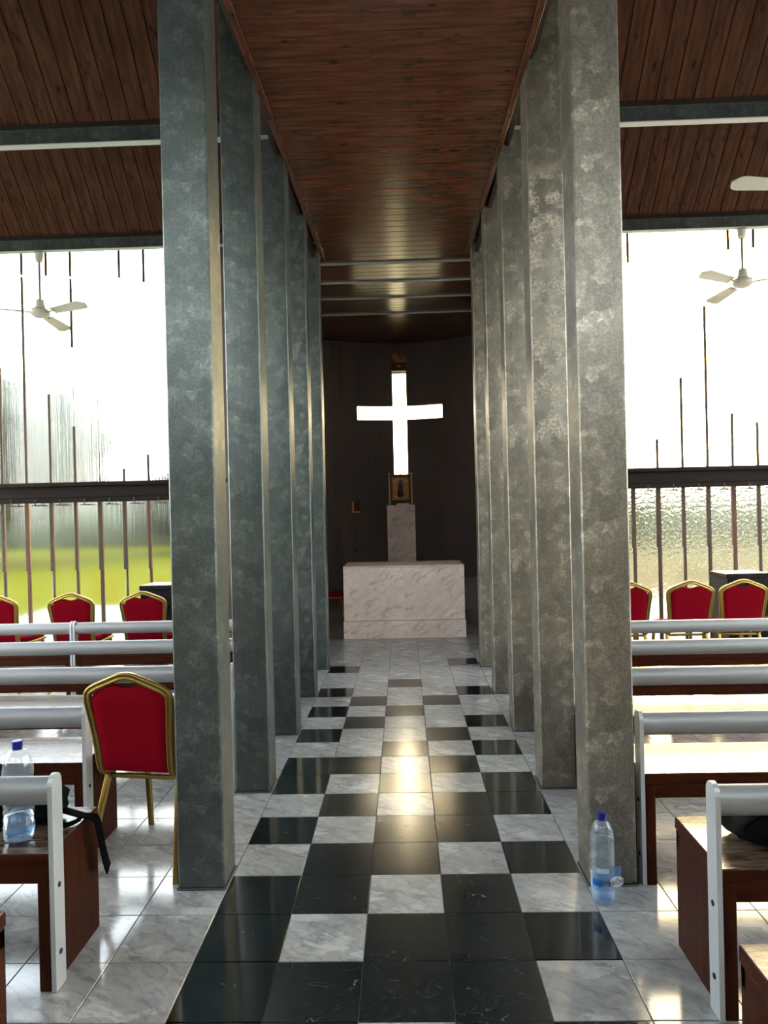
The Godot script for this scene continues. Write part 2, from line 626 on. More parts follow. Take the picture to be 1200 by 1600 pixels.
func build_outside() -> void:
	var m := M.new()
	m.box(Vector3(-30, -0.35, -40), Vector3(60, 0.3, 110))
	structure("lawn", m, mat.lawn)
	m = M.new()
	m.box(Vector3(30, -0.35, -40), Vector3(60, 0.3, 110))
	structure("ground_gravel", m, mat.gravel)
	for t in [[-17.2, -27.0, 7.3, 5.8, "tall dark tree behind the frosted glass, the higher of two"], [-10.0, -33.5, 3.9, 3.0, "low rounded tree behind the frosted glass beside a taller tree"]]:
		var o := thing("tree", t[4], "tree", Vector3(t[0], -0.2, t[1]))
		m = M.new()
		m.rod(Vector3(0, 0, 0), Vector3(0, t[2] * 0.5, 0), 0.22)
		obj("trunk", m, mat.bark, o)
		m = M.new()
		blob(m, Vector3(0, t[2] * 0.60, 0), Vector3(t[3], t[2] * 0.42, t[3] * 0.8), int(t[2] * 10))
		obj("crown", m, mat.leaves, o)
	var o2 := thing("hedge", "long clipped hedge across the lawn behind the frosted glass", "hedge", Vector3(-14, -0.2, -42))
	m = M.new()
	for k in 9:
		blob(m, Vector3(-12 + k * 3.0, 1.6, 0), Vector3(2.4, 2.3, 1.2), 40 + k, 10, 14)
	obj("foliage", m, mat.hedge, o2)
	var o3 := thing("hedge", "pale hedge beyond the gravel yard behind the sunlit glass", "hedge", Vector3(16, -0.2, -38))
	m = M.new()
	for k in 9:
		blob(m, Vector3(-12 + k * 3.0, 1.0, 0), Vector3(2.2, 1.7, 1.2), 60 + k, 10, 14)
	obj("foliage", m, mat.hedge, o3)

# ---------------------------------------------------------------- floor
# the columns of the aisle, one string a row from the nearest; B black, w white
const PATTERN := ["BBwBB", "BBBBw", "BwBBB", "BBwBw", "wBBwB", "BwBBw", "wBwBB", "BwBwB", "BBwBw", "wwBwB", "BwwBw", "wBwwB", "BwBww", "wBwBw", "BwwwB", "wwBww", "wwwww", "Bwwww", "wwwwB"]

func tile_mesh(k: int, t := TILE) -> ArrayMesh:
	var m := M.new()
	m.us = Vector2(0.80, 0.80)
	m.uo = Vector2((k % 4) * 0.25 + 0.125, (k / 4 % 4) * 0.25 + 0.125)
	if k % 3 == 1:
		m.us = Vector2(-0.8, -0.8)
	m.box(Vector3(0, -0.0075, 0), Vector3(t - 0.0035, 0.015, t - 0.0035), 0.0012)
	return m.mesh()

func build_floor() -> void:
	var fl := structure("floor")
	var m := M.new()
	m.box(Vector3(0, -0.1035, -4.9), Vector3(12.4, 0.2, 15.6))
	obj("grout_bed", m, mat.grout, fl)
	var wt: Array[ArrayMesh] = []
	var bt: Array[ArrayMesh] = []
	for k in 14:
		wt.append(tile_mesh(k))
		bt.append(tile_mesh((k * 5 + 3) % 16))
	var rest := M.new()
	rest.us = Vector2(0.8, 0.8)
	for r in range(-16, 35):
		var z := -(ROW0 + TILE * (r + 0.5))
		for c in range(-17, 23):
			var x := -0.75 + TILE * (c + 0.5)
			if absf(x) > 4.95 or z > 2.5 or (absf(x) > 1.7 and z < -7.7) or (z < -10.6 and Vector2(x, z + APSE_Z).length() > 1.85):
				continue
			var aisle := c >= 0 and c < 5
			if (aisle and r >= -2 and r < 25) or (c >= -4 and c < 9 and r >= -2 and r < 14):
				var black := false
				if aisle and r >= -1 and r + 1 < PATTERN.size():
					black = PATTERN[r + 1][c] == "B"
				elif aisle and r < -1:
					black = (c + r) % 2 == 0
				var set := bt if black else wt
				var o := obj("tile", set[rng.randi() % set.size()], (mat.black_polished if c == 0 or c == 4 else mat.black_marble) if black else (mat.white_marble if aisle else mat.white_polished), fl)
				o.position = Vector3(x, rng.randf_range(-0.0006, 0.0004), z)
				o.rotation = Vector3(rng.randf_range(-0.001, 0.001), PI if rng.randf() < 0.5 else 0.0, rng.randf_range(-0.001, 0.001))
			else:
				rest.uo = Vector2(rng.randi() % 4, rng.randi() % 4) * 0.25
				rest.box(Vector3(x, -0.0075, z), Vector3(TILE - 0.0035, 0.015, TILE - 0.0035), 0.0012)
	stuff(obj("tile_field", rest, mat.white_polished, fl))

# ---------------------------------------------------------------- walls behind and beside the camera
func build_shell() -> void:
	for s: float in [-1.0, 1.0]:
		var m := M.new()
		m.box(Vector3(5.1 * s, 0.15, -2.55), Vector3(0.2, 0.3, 10.4))
		m.box(Vector3(5.1 * s, 5.55, -2.55), Vector3(0.2, 2.1, 10.4))
		m.box(Vector3(5.1 * s, 2.3, 0.95), Vector3(0.2, 4.6, 3.4))
		for k in 4:
			m.box(Vector3(5.1 * s, 2.4, -2.87 - k * 1.60), Vector3(0.12, 4.2, 0.12))
		structure("wall_left" if s < 0 else "wall_right", m, mat.plaster)
		for k in 4:
			m = M.new()
			m.box(Vector3(5.1 * s, 2.4, -1.57 - k * 1.60), Vector3(0.012, 4.22, 1.50))
			structure("window_%d" % (k + 1 + (0 if s < 0 else 4)), m, mat.glass)
	var w := M.new()
	for s: float in [-1.0, 1.0]:
		w.box(Vector3(3.35 * s, 1.6, 2.65), Vector3(5.7, 3.2, 0.2))
		w.box(Vector3(5.9 * s, 4.4, 2.65), Vector3(0.6, 2.4, 0.2))
		w.box(Vector3(0.9 * s, 4.4, 2.65), Vector3(0.6, 2.4, 0.2))
	w.box(Vector3(0, 2.7, 2.65), Vector3(1.0, 1.0, 0.2))
	w.box(Vector3(0, 4.4, 2.65), Vector3(1.2, 2.4, 0.2))
	w.box(Vector3(0, 6.1, 2.65), Vector3(12.4, 1.0, 0.2))
	structure("wall_rear", w, mat.plaster)
	w = M.new()
	w.us = Vector2(0.42, 2.0)
	w.g = 1
	w.box(Vector3(0, 1.1, 2.65), Vector3(1.0, 2.2, 0.06), 0.006)
	structure("door_1", w, mat.pew_wood)
	for s: float in [-1.0, 1.0]:
		var m := M.new()
		m.box(Vector3(3.4 * s, 4.4, 2.65), Vector3(4.42, 2.42, 0.012))
		structure("window_%d" % (9 if s < 0 else 10), m, mat.glass)

# ---------------------------------------------------------------- apse with the cross cut through its curved wall
func apse_pt(a: float, r: float, y: float) -> Vector3:   # a measured from straight ahead, to the right positive
	return Vector3(sin(a) * r, y, -APSE_Z - cos(a) * r)

func build_apse() -> void:
	var R := APSE_R
	var R2 := APSE_R + 0.14
	var bar := asin(0.118 / R)
	var arm := asin(0.722 / R)
	var ang: Array[float] = []
	for k in 13:
		ang.append(lerpf(-PI / 2, -arm, k / 12.0))
	for k in range(1, 7):
		ang.append(lerpf(-arm, -bar, k / 6.0))
	ang.append(0.0)
	ang.append(bar)
	for k in range(1, 7):
		ang.append(lerpf(bar, arm, k / 6.0))
	for k in range(1, 13):
		ang.append(lerpf(arm, PI / 2, k / 12.0))
	var ys: Array[float] = [-0.05, 1.98, 3.125, 3.365, 3.93, 4.75]
	var hole := func(i: int, j: int) -> bool:
		if i < 0 or i >= ang.size() - 1 or j < 0 or j >= 5:
			return false
		var mid := absf(ang[i] + ang[i + 1]) * 0.5
		return (mid < bar and j >= 1 and j <= 3) or (mid < arm and j == 2)
	var m := M.new()
	var gl := M.new()
	for i in ang.size() - 1:
		for j in 5:
			var a := ang[i]
			var b := ang[i + 1]
			var y0 := ys[j]
			var y1 := ys[j + 1]
			if hole.call(i, j):
				for e in [[R + 0.06, 1.0], [R + 0.072, -1.0]]:
					var q := [apse_pt(a, e[0], y0), apse_pt(b, e[0], y0), apse_pt(b, e[0], y1), apse_pt(a, e[0], y1)]
					if e[1] > 0:
						gl.quad(q[0], q[1], q[2], q[3])
					else:
						gl.quad(q[3], q[2], q[1], q[0])
				# reveals where the neighbour is wall
				if not hole.call(i - 1, j):
					m.quad(apse_pt(a, R, y0), apse_pt(a, R, y1), apse_pt(a, R2, y1), apse_pt(a, R2, y0))
				if not hole.call(i + 1, j):
					m.quad(apse_pt(b, R2, y0), apse_pt(b, R2, y1), apse_pt(b, R, y1), apse_pt(b, R, y0))
				if not hole.call(i, j - 1):
					m.quad(apse_pt(a, R, y0), apse_pt(a, R2, y0), apse_pt(b, R2, y0), apse_pt(b, R, y0))
				if not hole.call(i, j + 1):
					m.quad(apse_pt(a, R2, y1), apse_pt(a, R, y1), apse_pt(b, R, y1), apse_pt(b, R2, y1))
			else:
				m.quad(apse_pt(a, R, y0), apse_pt(b, R, y0), apse_pt(b, R, y1), apse_pt(a, R, y1))
				m.quad(apse_pt(b, R2, y0), apse_pt(a, R2, y0), apse_pt(a, R2, y1), apse_pt(b, R2, y1))
	for s: float in [-1.0, 1.0]:
		m.box(Vector3((R + 0.07) * s, 2.35, -(7.55 + APSE_Z) / 2), Vector3(0.14, 4.8, APSE_Z - 7.55))
	structure("wall_front", m, mat.black_wall)
	structure("window_11", gl, mat.glass_diffuse)
	# thin moulding where wall and ceiling meet
	m = M.new()
	var path := PackedVector3Array()
	for k in 41:
		var p := apse_pt(lerpf(-PI / 2, PI / 2, k / 40.0), R - 0.004, 0)
		p.y = ceiling_y(-p.z) - 0.012
		path.append(p)
	m.sweep(path, M.rrect(0.012, 0.016, 0.003), Vector3.UP)
	structure("trim_1", m, mat.black_wall)
	# sculpture above the cross
	var top := apse_pt(0, R - 0.10, 3.93)
	var sc := thing("bronze_sculpture", "small spiky bronze sculpture on a wooden block above the glowing cross", "sculpture", top)
	m = M.new()
	m.box(Vector3(0.0, 0.07, 0.0), Vector3(0.25, 0.14, 0.16), 0.006)
	obj("block", m, mat.brown_wood, sc)
	m = M.new()
	m.box(Vector3(0.0, 0.08, 0.083), Vector3(0.06, 0.025, 0.006))
	obj("plaque", m, mat.gilt, sc)
	m = M.new()
	m.extrude(PackedVector2Array([Vector2(-0.05, 0.14), Vector2(-0.125, 0.285), Vector2(-0.075, 0.30), Vector2(-0.02, 0.27), Vector2(0.03, 0.155)]), 0.02, 0.07)
	m.extrude(PackedVector2Array([Vector2(-0.05, 0.14), Vector2(0.125, 0.14), Vector2(0.12, 0.25), Vector2(0.085, 0.285), Vector2(0.04, 0.2), Vector2(0.0, 0.17)]), -0.03, 0.05)
	obj("folded_plate", m, mat.bronze, sc)
	for k in [[-0.04, 0.25, -0.03, 0.37], [0.0, 0.22, 0.055, 0.365], [0.01, 0.2, -0.075, 0.355], [0.07, 0.24, 0.075, 0.36], [0.03, 0.2, 0.02, 0.30]]:
		m = M.new()
		m.sweep(PackedVector3Array([Vector3(k[0], k[1], 0.02), Vector3((k[0] + k[2]) / 2 + 0.01, (k[1] + k[3]) / 2, 0.03), Vector3(k[2], k[3], 0.02)]), M.circle(0.011, 8), Vector3.BACK, true, PackedFloat32Array([1.0, 0.8, 0.2]))
		obj("spike", m, mat.bronze, sc)
	# sanctuary lamp on the wall
	var lw := apse_pt(asin(-0.80 / R), R, 0)
	var la := thing("sanctuary_lamp", "small brass wall lamp holding a red glass, beside the glowing cross", "lamp", Vector3(lw.x, 0, lw.z), 0.46)
	m = M.new()
	m.box(Vector3(-0.035, 1.63, 0.012), Vector3(0.045, 0.19, 0.014), 0.004)
	m.box(Vector3(0.0, 1.555, 0.05), Vector3(0.11, 0.03, 0.09), 0.006)
	obj("bracket", m, mat.brass, la)
	m = M.new()
	m.lathe([Vector2(0.0, 1.572), Vector2(0.036, 1.572), Vector2(0.04, 1.60), Vector2(0.04, 1.735), Vector2(0.034, 1.735), Vector2(0.034, 1.60), Vector2(0.0, 1.59)], 20, Vector3(0.015, 0, 0.05))
	obj("glass", m, mat.red_glass, la)
	m = M.new()
	m.rod(Vector3(0.0, 1.545, 0.012), Vector3(0.0, 0.93, 0.012), 0.005, 6)
	obj("cable", m, mat.cable, la)
	m = M.new()
	m.box(Vector3(0.0, 0.90, 0.018), Vector3(0.04, 0.08, 0.028), 0.006)
	obj("switch", m, mat.cable, la)

# ---------------------------------------------------------------- ceilings and beams
func board_mesh(k: int, length: float, wide: float, thick := 0.018) -> ArrayMesh:   # long along x, underside at y 0
	var m := M.new()
	m.us = Vector2(0.40, 1.9)
	m.g = 0
	m.uo = Vector2(k * 0.173, k * 0.291)
	m.box(Vector3(0, thick / 2, 0), Vector3(length, thick, wide), 0.005)
	return m.mesh()

func build_roof() -> void:
	# boarded ceiling over the aisle, rising gently towards the apse
	var ce := structure("ceiling")
	var pitch := atan(0.0495)
	var boards: Array[ArrayMesh] = []
	for k in 7:
		boards.append(board_mesh(k, 1.54, 0.142))
	var step := 0.1455
	var d := 0.4
	var i := 0
	while d < 12.5:
		var mesh := boards[rng.randi() % 7]
		if d > 7.6:
			var half := 1.80
			if d > APSE_Z:
				half = sqrt(maxf(0.04, 1.80 * 1.80 - pow(d - step * 0.5 - APSE_Z, 2)))
			mesh = board_mesh(i, half * 2, 0.142)
		var o := obj("board", mesh, mat.plank, ce)
		o.position = Vector3(0, ceiling_y(d), -d)
		o.rotation.x = pitch
		d += step
		i += 1
	var m := M.new()
	m.xf = Transform3D(Basis(Vector3.RIGHT, pitch), Vector3(0, ceiling_y(3.0) + 0.032, -3.0))
	m.box(Vector3(0, 0.02, 0.0), Vector3(1.6, 0.03, 9.4))
	m.box(Vector3(0, 0.02, -7.3), Vector3(3.84, 0.03, 5.3))
	m.xf = Transform3D()
	m.box(Vector3(0, 4.9, 1.4), Vector3(1.6, 2.2, 2.3))
	obj("deck", m, mat.deck, ce)
	# wooden edge strips along the pillars
	for s: float in [-1.0, 1.0]:
		m = M.new()
		m.us = Vector2(0.4, 1.9)
		m.g = 2
		m.xf = Transform3D(Basis(Vector3.RIGHT, pitch), Vector3(0, ceiling_y(3.8), -3.8))
		m.box(Vector3(0.745 * s, -0.004, 0), Vector3(0.04, 0.03, 7.4), 0.004)
		structure("trim_2" if s < 0 else "trim_3", m, mat.plank)
	# galvanised strips across the chancel ceiling
	var at := [7.666, 8.427, 9.187, 10.097]
	var say := ["nearest the columns", "second from the columns", "third from the columns", "nearest the black wall"]
	for k in 4:
		var o := thing("ceiling_strip", "thin pale metal strip across the boarded ceiling, " + say[k], "strip", Vector3(0, ceiling_y(at[k]), -at[k]), 0.0, "metal strips across the chancel ceiling")
		m = M.new()
		m.box(Vector3(0, -0.010, 0), Vector3(3.5, 0.020, 0.02), 0.002)
		obj("flange", m, mat.aluminium_end, o)
		m = M.new()
		m.box(Vector3(0, -0.001, -0.02), Vector3(3.5, 0.006, 0.03), 0.002)
		obj("lip", m, mat.steel, o)
	# sawtooth side roofs: each slope falls away from the viewer down to a beam
	var low := 4.375
	var run := 2.0
	var rise := 2.06
	var tilt := atan2(rise, run)
	var slope := sqrt(run * run + rise * rise)
	var sb: Array[ArrayMesh] = []
	for k in 8:
		var bm := M.new()
		bm.us = Vector2(1.9, 0.40)
		bm.g = 2
		bm.us = Vector2(0.40, 1.9)
		bm.uo = Vector2(k * 0.211, k * 0.317)
		bm.box(Vector3(0, 0.009, slope / 2), Vector3(0.1275, 0.018, slope), 0.005)
		sb.append(bm.mesh())
	for s: float in [-1.0, 1.0]:
		var side := structure("ceiling_left" if s < 0 else "ceiling_right")
		var rest := M.new()
		rest.us = Vector2(0.40, 1.9)
		rest.g = 2
		for q in 2:
			var zl := 5.09 + 2.0 * q
			var basis := Basis(Vector3.RIGHT, -tilt)
			for k in 32:
				var x := (0.86 + 0.131 * k) * s
				if k < 19:
					var o := obj("board", sb[rng.randi() % 8], mat.plank_side, side)
					o.transform = Transform3D(basis, Vector3(x, low + 0.002, -zl))
				else:
					rest.xf = Transform3D(basis, Vector3(x, low + 0.002, -zl))
					rest.uo = Vector2(k * 0.211, k * 0.317)
					rest.box(Vector3(0, 0.009, slope / 2), Vector3(0.1275, 0.018, slope), 0.005)
		stuff(obj("board_field", rest, mat.plank_side, side))
		var dk := M.new()
		for q in 5:
			var zl := 7.09 - 2.0 * q
			dk.xf = Transform3D(Basis(Vector3.RIGHT, -tilt), Vector3(2.95 * s, low, -zl))
			dk.box(Vector3(0, 0.06, slope / 2 - 0.02), Vector3(4.3, 0.07, slope + 0.06))
			dk.xf = Transform3D()
			if q > 0:
				dk.box(Vector3(2.95 * s, low + 1.07, -zl - 0.05), Vector3(4.3, 2.2, 0.04))
		dk.box(Vector3(2.95 * s, 5.0, 2.2), Vector3(4.3, 0.06, 1.4))
		dk.box(Vector3(3.9 * s, 4.56, -7.5), Vector3(4.6, 0.08, 0.86))
		dk.box(Vector3(0.81 * s, 5.35, -2.6), Vector3(0.03, 2.5, 10.2))
		dk.box(Vector3(1.25 * s, 4.56, -7.5), Vector3(1.0, 0.08, 0.86))
		obj("deck", dk, mat.deck, side)
	var words := ["dark galvanised roof beam crossing above the near pews, ", "dark galvanised roof beam along the head of the tall glass, "]
	for q in 2:
		for s: float in [-1.0, 1.0]:
			var o := thing("roof_beam", words[q] + ("on the side of the lone red chair" if s < 0 else "on the sunny side"), "beam", Vector3(2.88 * s, 4.215, -(5.08 + 2.0 * q)), 0.0, "roof beams over the pews")
			m = M.new()
			m.us = Vector2(1.2, 1.2)
			m.box(Vector3(0, 0.05, 0.0), Vector3(4.2, 0.1, 0.05), 0.003)
			obj("web", m, mat.steel, o)
			m = M.new()
			m.us = Vector2(1.2, 1.2)
			m.box(Vector3(0, 0.0, 0.002), Vector3(4.2, 0.008, 0.064), 0.002)
			obj("bottom_flange", m, mat.aluminium_end, o)
			m = M.new()
			m.us = Vector2(1.2, 1.2)
			m.box(Vector3(0, 0.103, 0.002), Vector3(4.2, 0.014, 0.062), 0.002)
			obj("top_flange", m, mat.steel, o)
			m = M.new()
			m.box(Vector3(0, 0.135, -0.01), Vector3(4.2, 0.05, 0.03))
			obj("packing", m, mat.deck, o)

# ---------------------------------------------------------------- wall of upright glass channels, left and right of the chancel
func build_glass_wall() -> void:
	var names := ["left", "right"]
	var strips := [
		[[0, 1.95, 2.23], [0, 4.066, 4.5], [1, 1.95, 2.085], [1, 4.122, 4.5], [3, 1.95, 2.55], [3, 3.393, 4.125], [3, 4.152, 4.5], [4, 1.95, 2.9], [4, 4.167, 4.5], [5, 1.95, 4.16], [5, 4.185, 4.5], [6, 1.95, 3.2]],
		[[0, 4.108, 4.5], [1, 1.95, 2.252], [2, 1.95, 2.887], [3, 1.95, 3.628], [4, 1.95, 2.5], [4, 4.208, 4.5], [5, 1.95, 2.4], [5, 4.22, 4.5]],
	]
	for q in 2:
		var s := -1.0 if q == 0 else 1.0
		var x0 := 2.685 if q == 0 else 2.434
		var dx := 0.2635 if q == 0 else 0.2595
		var wall := structure("window_%d" % (12 + q))
		var gp: Array[ArrayMesh] = []
		for tier in 2:
			var m := M.new()
			m.us = Vector2(5.0, 0.06) if q == 0 else Vector2(2.2, 2.2)
			var hh := 1.66 if tier == 0 else 2.62
			m.box(Vector3(0, hh / 2, 0), Vector3(dx - 0.016, hh, 0.014), 0.002)
			gp.append(m.mesh())
		for k in range(-4, 15):
			var x := x0 + dx * (k + 0.5)
			if x < 1.76 + 0.1 or x > 5.05:
				continue
			for tier in 2:
				var o := obj("pane", gp[tier], mat.glass_ribbed if q == 0 else mat.glass_mottled, wall)
				o.position = Vector3(x * s, 0.10 if tier == 0 else 1.92, -GLASS_Z)
		# seals in the joints: whole below the rail, mostly perished above it
		for k in range(-3, 14):
			var x := (x0 + dx * k) * s
			if absf(x) > 5.0 or absf(x) < 1.8:
				continue
			var m := M.new()
			var wide := 0.03 + 0.012 * (posmod(k * 7 + q, 3) / 2.0)
			var brown := posmod(k + q, 5) == 0
			var split := 1.01 if q == 0 else 1.12
			m.box(Vector3(x, (1.74 + split) / 2, -GLASS_Z), Vector3(wide, 1.74 - split, 0.05), 0.003)
			if posmod(k, 3) != 1 or q == 1:
				m.box(Vector3(x + 0.006, (split + 0.1) / 2, -GLASS_Z), Vector3(wide * 0.8, split - 0.1, 0.04), 0.003)
			else:
				m.box(Vector3(x + 0.012, (split + 0.1) / 2, -GLASS_Z), Vector3(0.012, split - 0.1, 0.04), 0.002)
			obj("seal", m, mat.seal_brown if brown else mat.seal, wall)
		for e in strips[q]:
			var x: float = (x0 + dx * e[0]) * s
			var m := M.new()
			m.box(Vector3(x, (e[1] + e[2]) / 2, -GLASS_Z), Vector3(0.021, e[2] - e[1], 0.03), 0.002)
			obj("seal", m, mat.seal, wall)
		var m2 := M.new()
		m2.box(Vector3(3.42 * s, 0.05, -GLASS_Z), Vector3(3.2, 0.1, 0.12), 0.006)
		m2.box(Vector3(3.42 * s, 4.53, -GLASS_Z), Vector3(3.2, 0.08, 0.1), 0.006)
		obj("window_frame", m2, mat.dark_rail, wall)
		# steel rail across the middle
		var rl := thing("transom_rail", "dark steel rail across the frosted glass, behind the " + ("three spaced red chairs" if q == 0 else "row of close red chairs"), "rail", Vector3(3.42 * s, 1.73, -GLASS_Z + 0.03))
		m2 = M.new()
		m2.box(Vector3(0, 0.195, 0.03), Vector3(3.2, 0.045, 0.12), 0.008)
		obj("cap", m2, mat.dark_rail, rl)
		m2 = M.new()
		m2.box(Vector3(0, 0.115, 0.0), Vector3(3.2, 0.12, 0.09), 0.006)
		obj("body", m2, mat.dark_rail, rl)
		m2 = M.new()
		m2.box(Vector3(0, 0.03, 0.012), Vector3(3.2, 0.05, 0.075), 0.004)
		obj("lower_channel", m2, mat.dark_rail, rl)
		for k in range(-3, 13):
			var x := (x0 + dx * (k + 0.5)) * s - 3.42 * s
			if absf(x) > 1.55:
				continue
			m2 = M.new()
			m2.box(Vector3(x, -0.022, 0.05), Vector3(0.085, 0.012, 0.03), 0.002)
			m2.box(Vector3(x, 0.012, 0.055), Vector3(0.012, 0.07, 0.012), 0.002)
			obj("clip", m2, mat.seal, rl)

# ---------------------------------------------------------------- columns
func build_columns() -> void:
	var tops := [6.15, 5.15, 6.15, 5.15, 4.42]
	var lt := ["nearest dark galvanised column, beside the lone red chair", "second dark galvanised column along the lone red chair's side", "third dark galvanised column along the lone red chair's side", "fourth dark galvanised column along the lone red chair's side", "farthest dark galvanised column along the lone red chair's side, by the altar"]
	var rt := ["nearest galvanised column, with the water bottle at its foot", "galvanised column with large white stains, behind the bottle's column", "third galvanised column along the bottle's side", "fourth galvanised column along the bottle's side", "farthest galvanised column along the bottle's side, by the altar"]
	for s: float in [-1.0, 1.0]:
		for k in 5:
			var at := Vector3(0.858 * s, 0, -(3.105 + 1.0405 * k))
			var o := thing("steel_column", lt[k] if s < 0 else rt[k], "column", at, 0.0, "columns along the aisle")
			var m := M.new()
			m.us = Vector2(1.15, 1.15)
			m.uo = Vector2(k * 0.37 + s * 0.2, k * 0.61)
			m.box(Vector3(0, tops[k] / 2 + 0.002, 0), Vector3(0.196, tops[k] - 0.004, 0.196), 0.007)
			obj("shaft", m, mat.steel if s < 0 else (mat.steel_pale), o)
			if s > 0 and k == 1:
				m = M.new()
				m.quad(Vector3(-0.094, 1.85, 0.0984), Vector3(0.094, 1.85, 0.0984), Vector3(0.094, 3.5, 0.0984), Vector3(-0.094, 3.5, 0.0984))
				for q in m.v.size():
					m.u[q] = Vector2((m.v[q].x + 0.094) / 0.188, (3.5 - m.v[q].y) / 1.65)
				obj("stain", m, mat.stain, o)
			# worn mortar round the foot
			m = M.new()
			for e in [[0.1, 0, 0.012, 0.2], [-0.1, 0, 0.012, 0.2], [0, 0.1, 0.2, 0.012], [0, -0.1, 0.2, 0.012]]:
				m.box(Vector3(e[0], 0.003, e[1]), Vector3(e[2], 0.008, e[3]), 0.003)
			obj("foot_joint", m, mat.grout, o)

# ---------------------------------------------------------------- altar, pedestal, tabernacle
func build_altar() -> void:
	var al := thing("marble_altar", "pale veined marble altar block at the end of the aisle", "altar", Vector3(0.008, 0, -9.24))
	var m := M.new()
	m.us = Vector2(0.36, 0.36)
	m.box(Vector3(0, 0.545, 0), Vector3(1.484, 0.65, 0.76), 0.004)
	obj("block", m, mat.altar_marble, al)
	m = M.new()
	m.us = Vector2(0.36, 0.36)
	m.uo = Vector2(0.3, 0.4)
	m.box(Vector3(0, 0.108, 0), Vector3(1.5, 0.216, 0.77), 0.004)
	obj("plinth", m, mat.altar_marble, al)
	m = M.new()
	m.us = Vector2(0.36, 0.36)
	m.uo = Vector2(0.5, 0.1)
	m.box(Vector3(0, 0.881, 0), Vector3(1.486, 0.018, 0.764), 0.003)
	obj("top_slab", m, mat.altar_marble, al)
	var pe := thing("marble_pedestal", "slim grey marble pedestal carrying the gilded tabernacle", "pedestal", Vector3(-0.013, 0, -11.35))
	for k in 3:
		m = M.new()
		m.us = Vector2(0.36, 0.36)
		m.uo = Vector2(0.2 + k * 0.3, 0.7)
		m.box(Vector3(0, [0.42, 1.09, 1.495][k], 0), Vector3(0.432, [0.84, 0.496, 0.306][k], 0.432), 0.003)
		obj("slab", m, mat.altar_marble, pe)
	var ta := thing("tabernacle", "gilded tabernacle box with relief door on the marble pedestal", "tabernacle", Vector3(-0.013, 1.648, -11.35))
	m = M.new()
	m.box(Vector3(0, 0.235, 0), Vector3(0.33, 0.47, 0.30), 0.006)
	obj("box", m, mat.tab_dark, ta)
	for s: float in [-1.0, 1.0]:
		m = M.new()
		m.rod(Vector3(0.172 * s, 0, 0.15), Vector3(0.172 * s, 0.47, 0.15), 0.011)
		m.lathe([Vector2(0, 0.465), Vector2(0.018, 0.475), Vector2(0.016, 0.495), Vector2(0, 0.50)], 10, Vector3(0.172 * s, 0, 0.15))
		obj("corner_post", m, mat.brass, ta)
	m = M.new()
	m.box(Vector3(0, 0.45, 0.155), Vector3(0.32, 0.05, 0.02), 0.004)
	obj("frame_rail", m, mat.tab_dark, ta)
	m = M.new()
	m.box(Vector3(0, 0.045, 0.155), Vector3(0.32, 0.06, 0.02), 0.004)
	obj("frame_rail", m, mat.tab_dark, ta)
	m = M.new()
	m.box(Vector3(0, 0.25, 0.152), Vector3(0.25, 0.35, 0.008), 0.003)
	for s: float in [-1.0, 1.0]:
		m.box(Vector3(0.122 * s, 0.25, 0.16), Vector3(0.012, 0.35, 0.012), 0.003)
	m.box(Vector3(0, 0.42, 0.16), Vector3(0.25, 0.012, 0.012), 0.003)
	m.box(Vector3(0, 0.08, 0.16), Vector3(0.25, 0.012, 0.012), 0.003)
	obj("door", m, mat.bronze, ta)
	var scrolls := M.new()
	for s: float in [-1.0, 1.0]:
		for e in [[0.085, 0.36, 0.028], [0.078, 0.245, 0.036], [0.085, 0.14, 0.026], [0.04, 0.40, 0.018]]:
			var pth := PackedVector3Array()
			for k in 15:
				var a := k * 0.55
				var r: float = e[2] * (1.0 - k / 20.0)
				pth.append(Vector3((e[0] + cos(a) * r) * s, e[1] + sin(a) * r, 0.162))
			scrolls.sweep(pth, M.circle(0.006, 6), Vector3.BACK)
		for k in 2:
			scrolls.rod(Vector3((0.03 + 0.03 * k) * s, 0.09, 0.16), Vector3((0.03 + 0.03 * k) * s, 0.12 + 0.02 * k, 0.165), 0.008, 6)
	obj("scrollwork", scrolls, mat.gilt, ta)
	m = M.new()
	m.lathe([Vector2(0.0, 0.12), Vector2(0.045, 0.13), Vector2(0.05, 0.2), Vector2(0.036, 0.26), Vector2(0.044, 0.30), Vector2(0.02, 0.325), Vector2(0.028, 0.35), Vector2(0.02, 0.375), Vector2(0, 0.385)], 16, Vector3(0, 0, 0.155))
	obj("relief_figure", m, mat.figure, ta)
	m = M.new()
	m.rod(Vector3(0, 0.465, 0.0), Vector3(0, 0.565, 0.0), 0.005, 6)
	m.rod(Vector3(-0.018, 0.54, 0.0), Vector3(0.018, 0.54, 0.0), 0.005, 6)
	m.box(Vector3(0, 0.478, 0), Vector3(0.02, 0.02, 0.02), 0.003)
	obj("cross_finial", m, mat.tab_dark, ta)
	m = M.new()
	m.box(Vector3(0.02, 1.662, -11.165), Vector3(0.20, 0.025, 0.03), 0.004)
	tag(obj("folded_cloth", m, mat.paper, self), "narrow white folded cloth lying before the gilded tabernacle", "cloth")
	var gb := thing("side_cabinet", "low grey cabinet standing in shadow beside the marble altar", "cabinet", Vector3(1.22, 0, -10.05))
	m = M.new()
	m.box(Vector3(0, 0.39, 0), Vector3(0.8, 0.38, 0.4), 0.006)
	obj("body", m, mat.grey_panel, gb)
	m = M.new()
	m.box(Vector3(0, 0.59, 0), Vector3(0.84, 0.024, 0.44), 0.004)
	obj("top", m, mat.grey_panel, gb)
	m = M.new()
	m.box(Vector3(0, 0.1, -0.01), Vector3(0.74, 0.2, 0.36), 0.004)
	obj("base", m, mat.black_wall, gb)

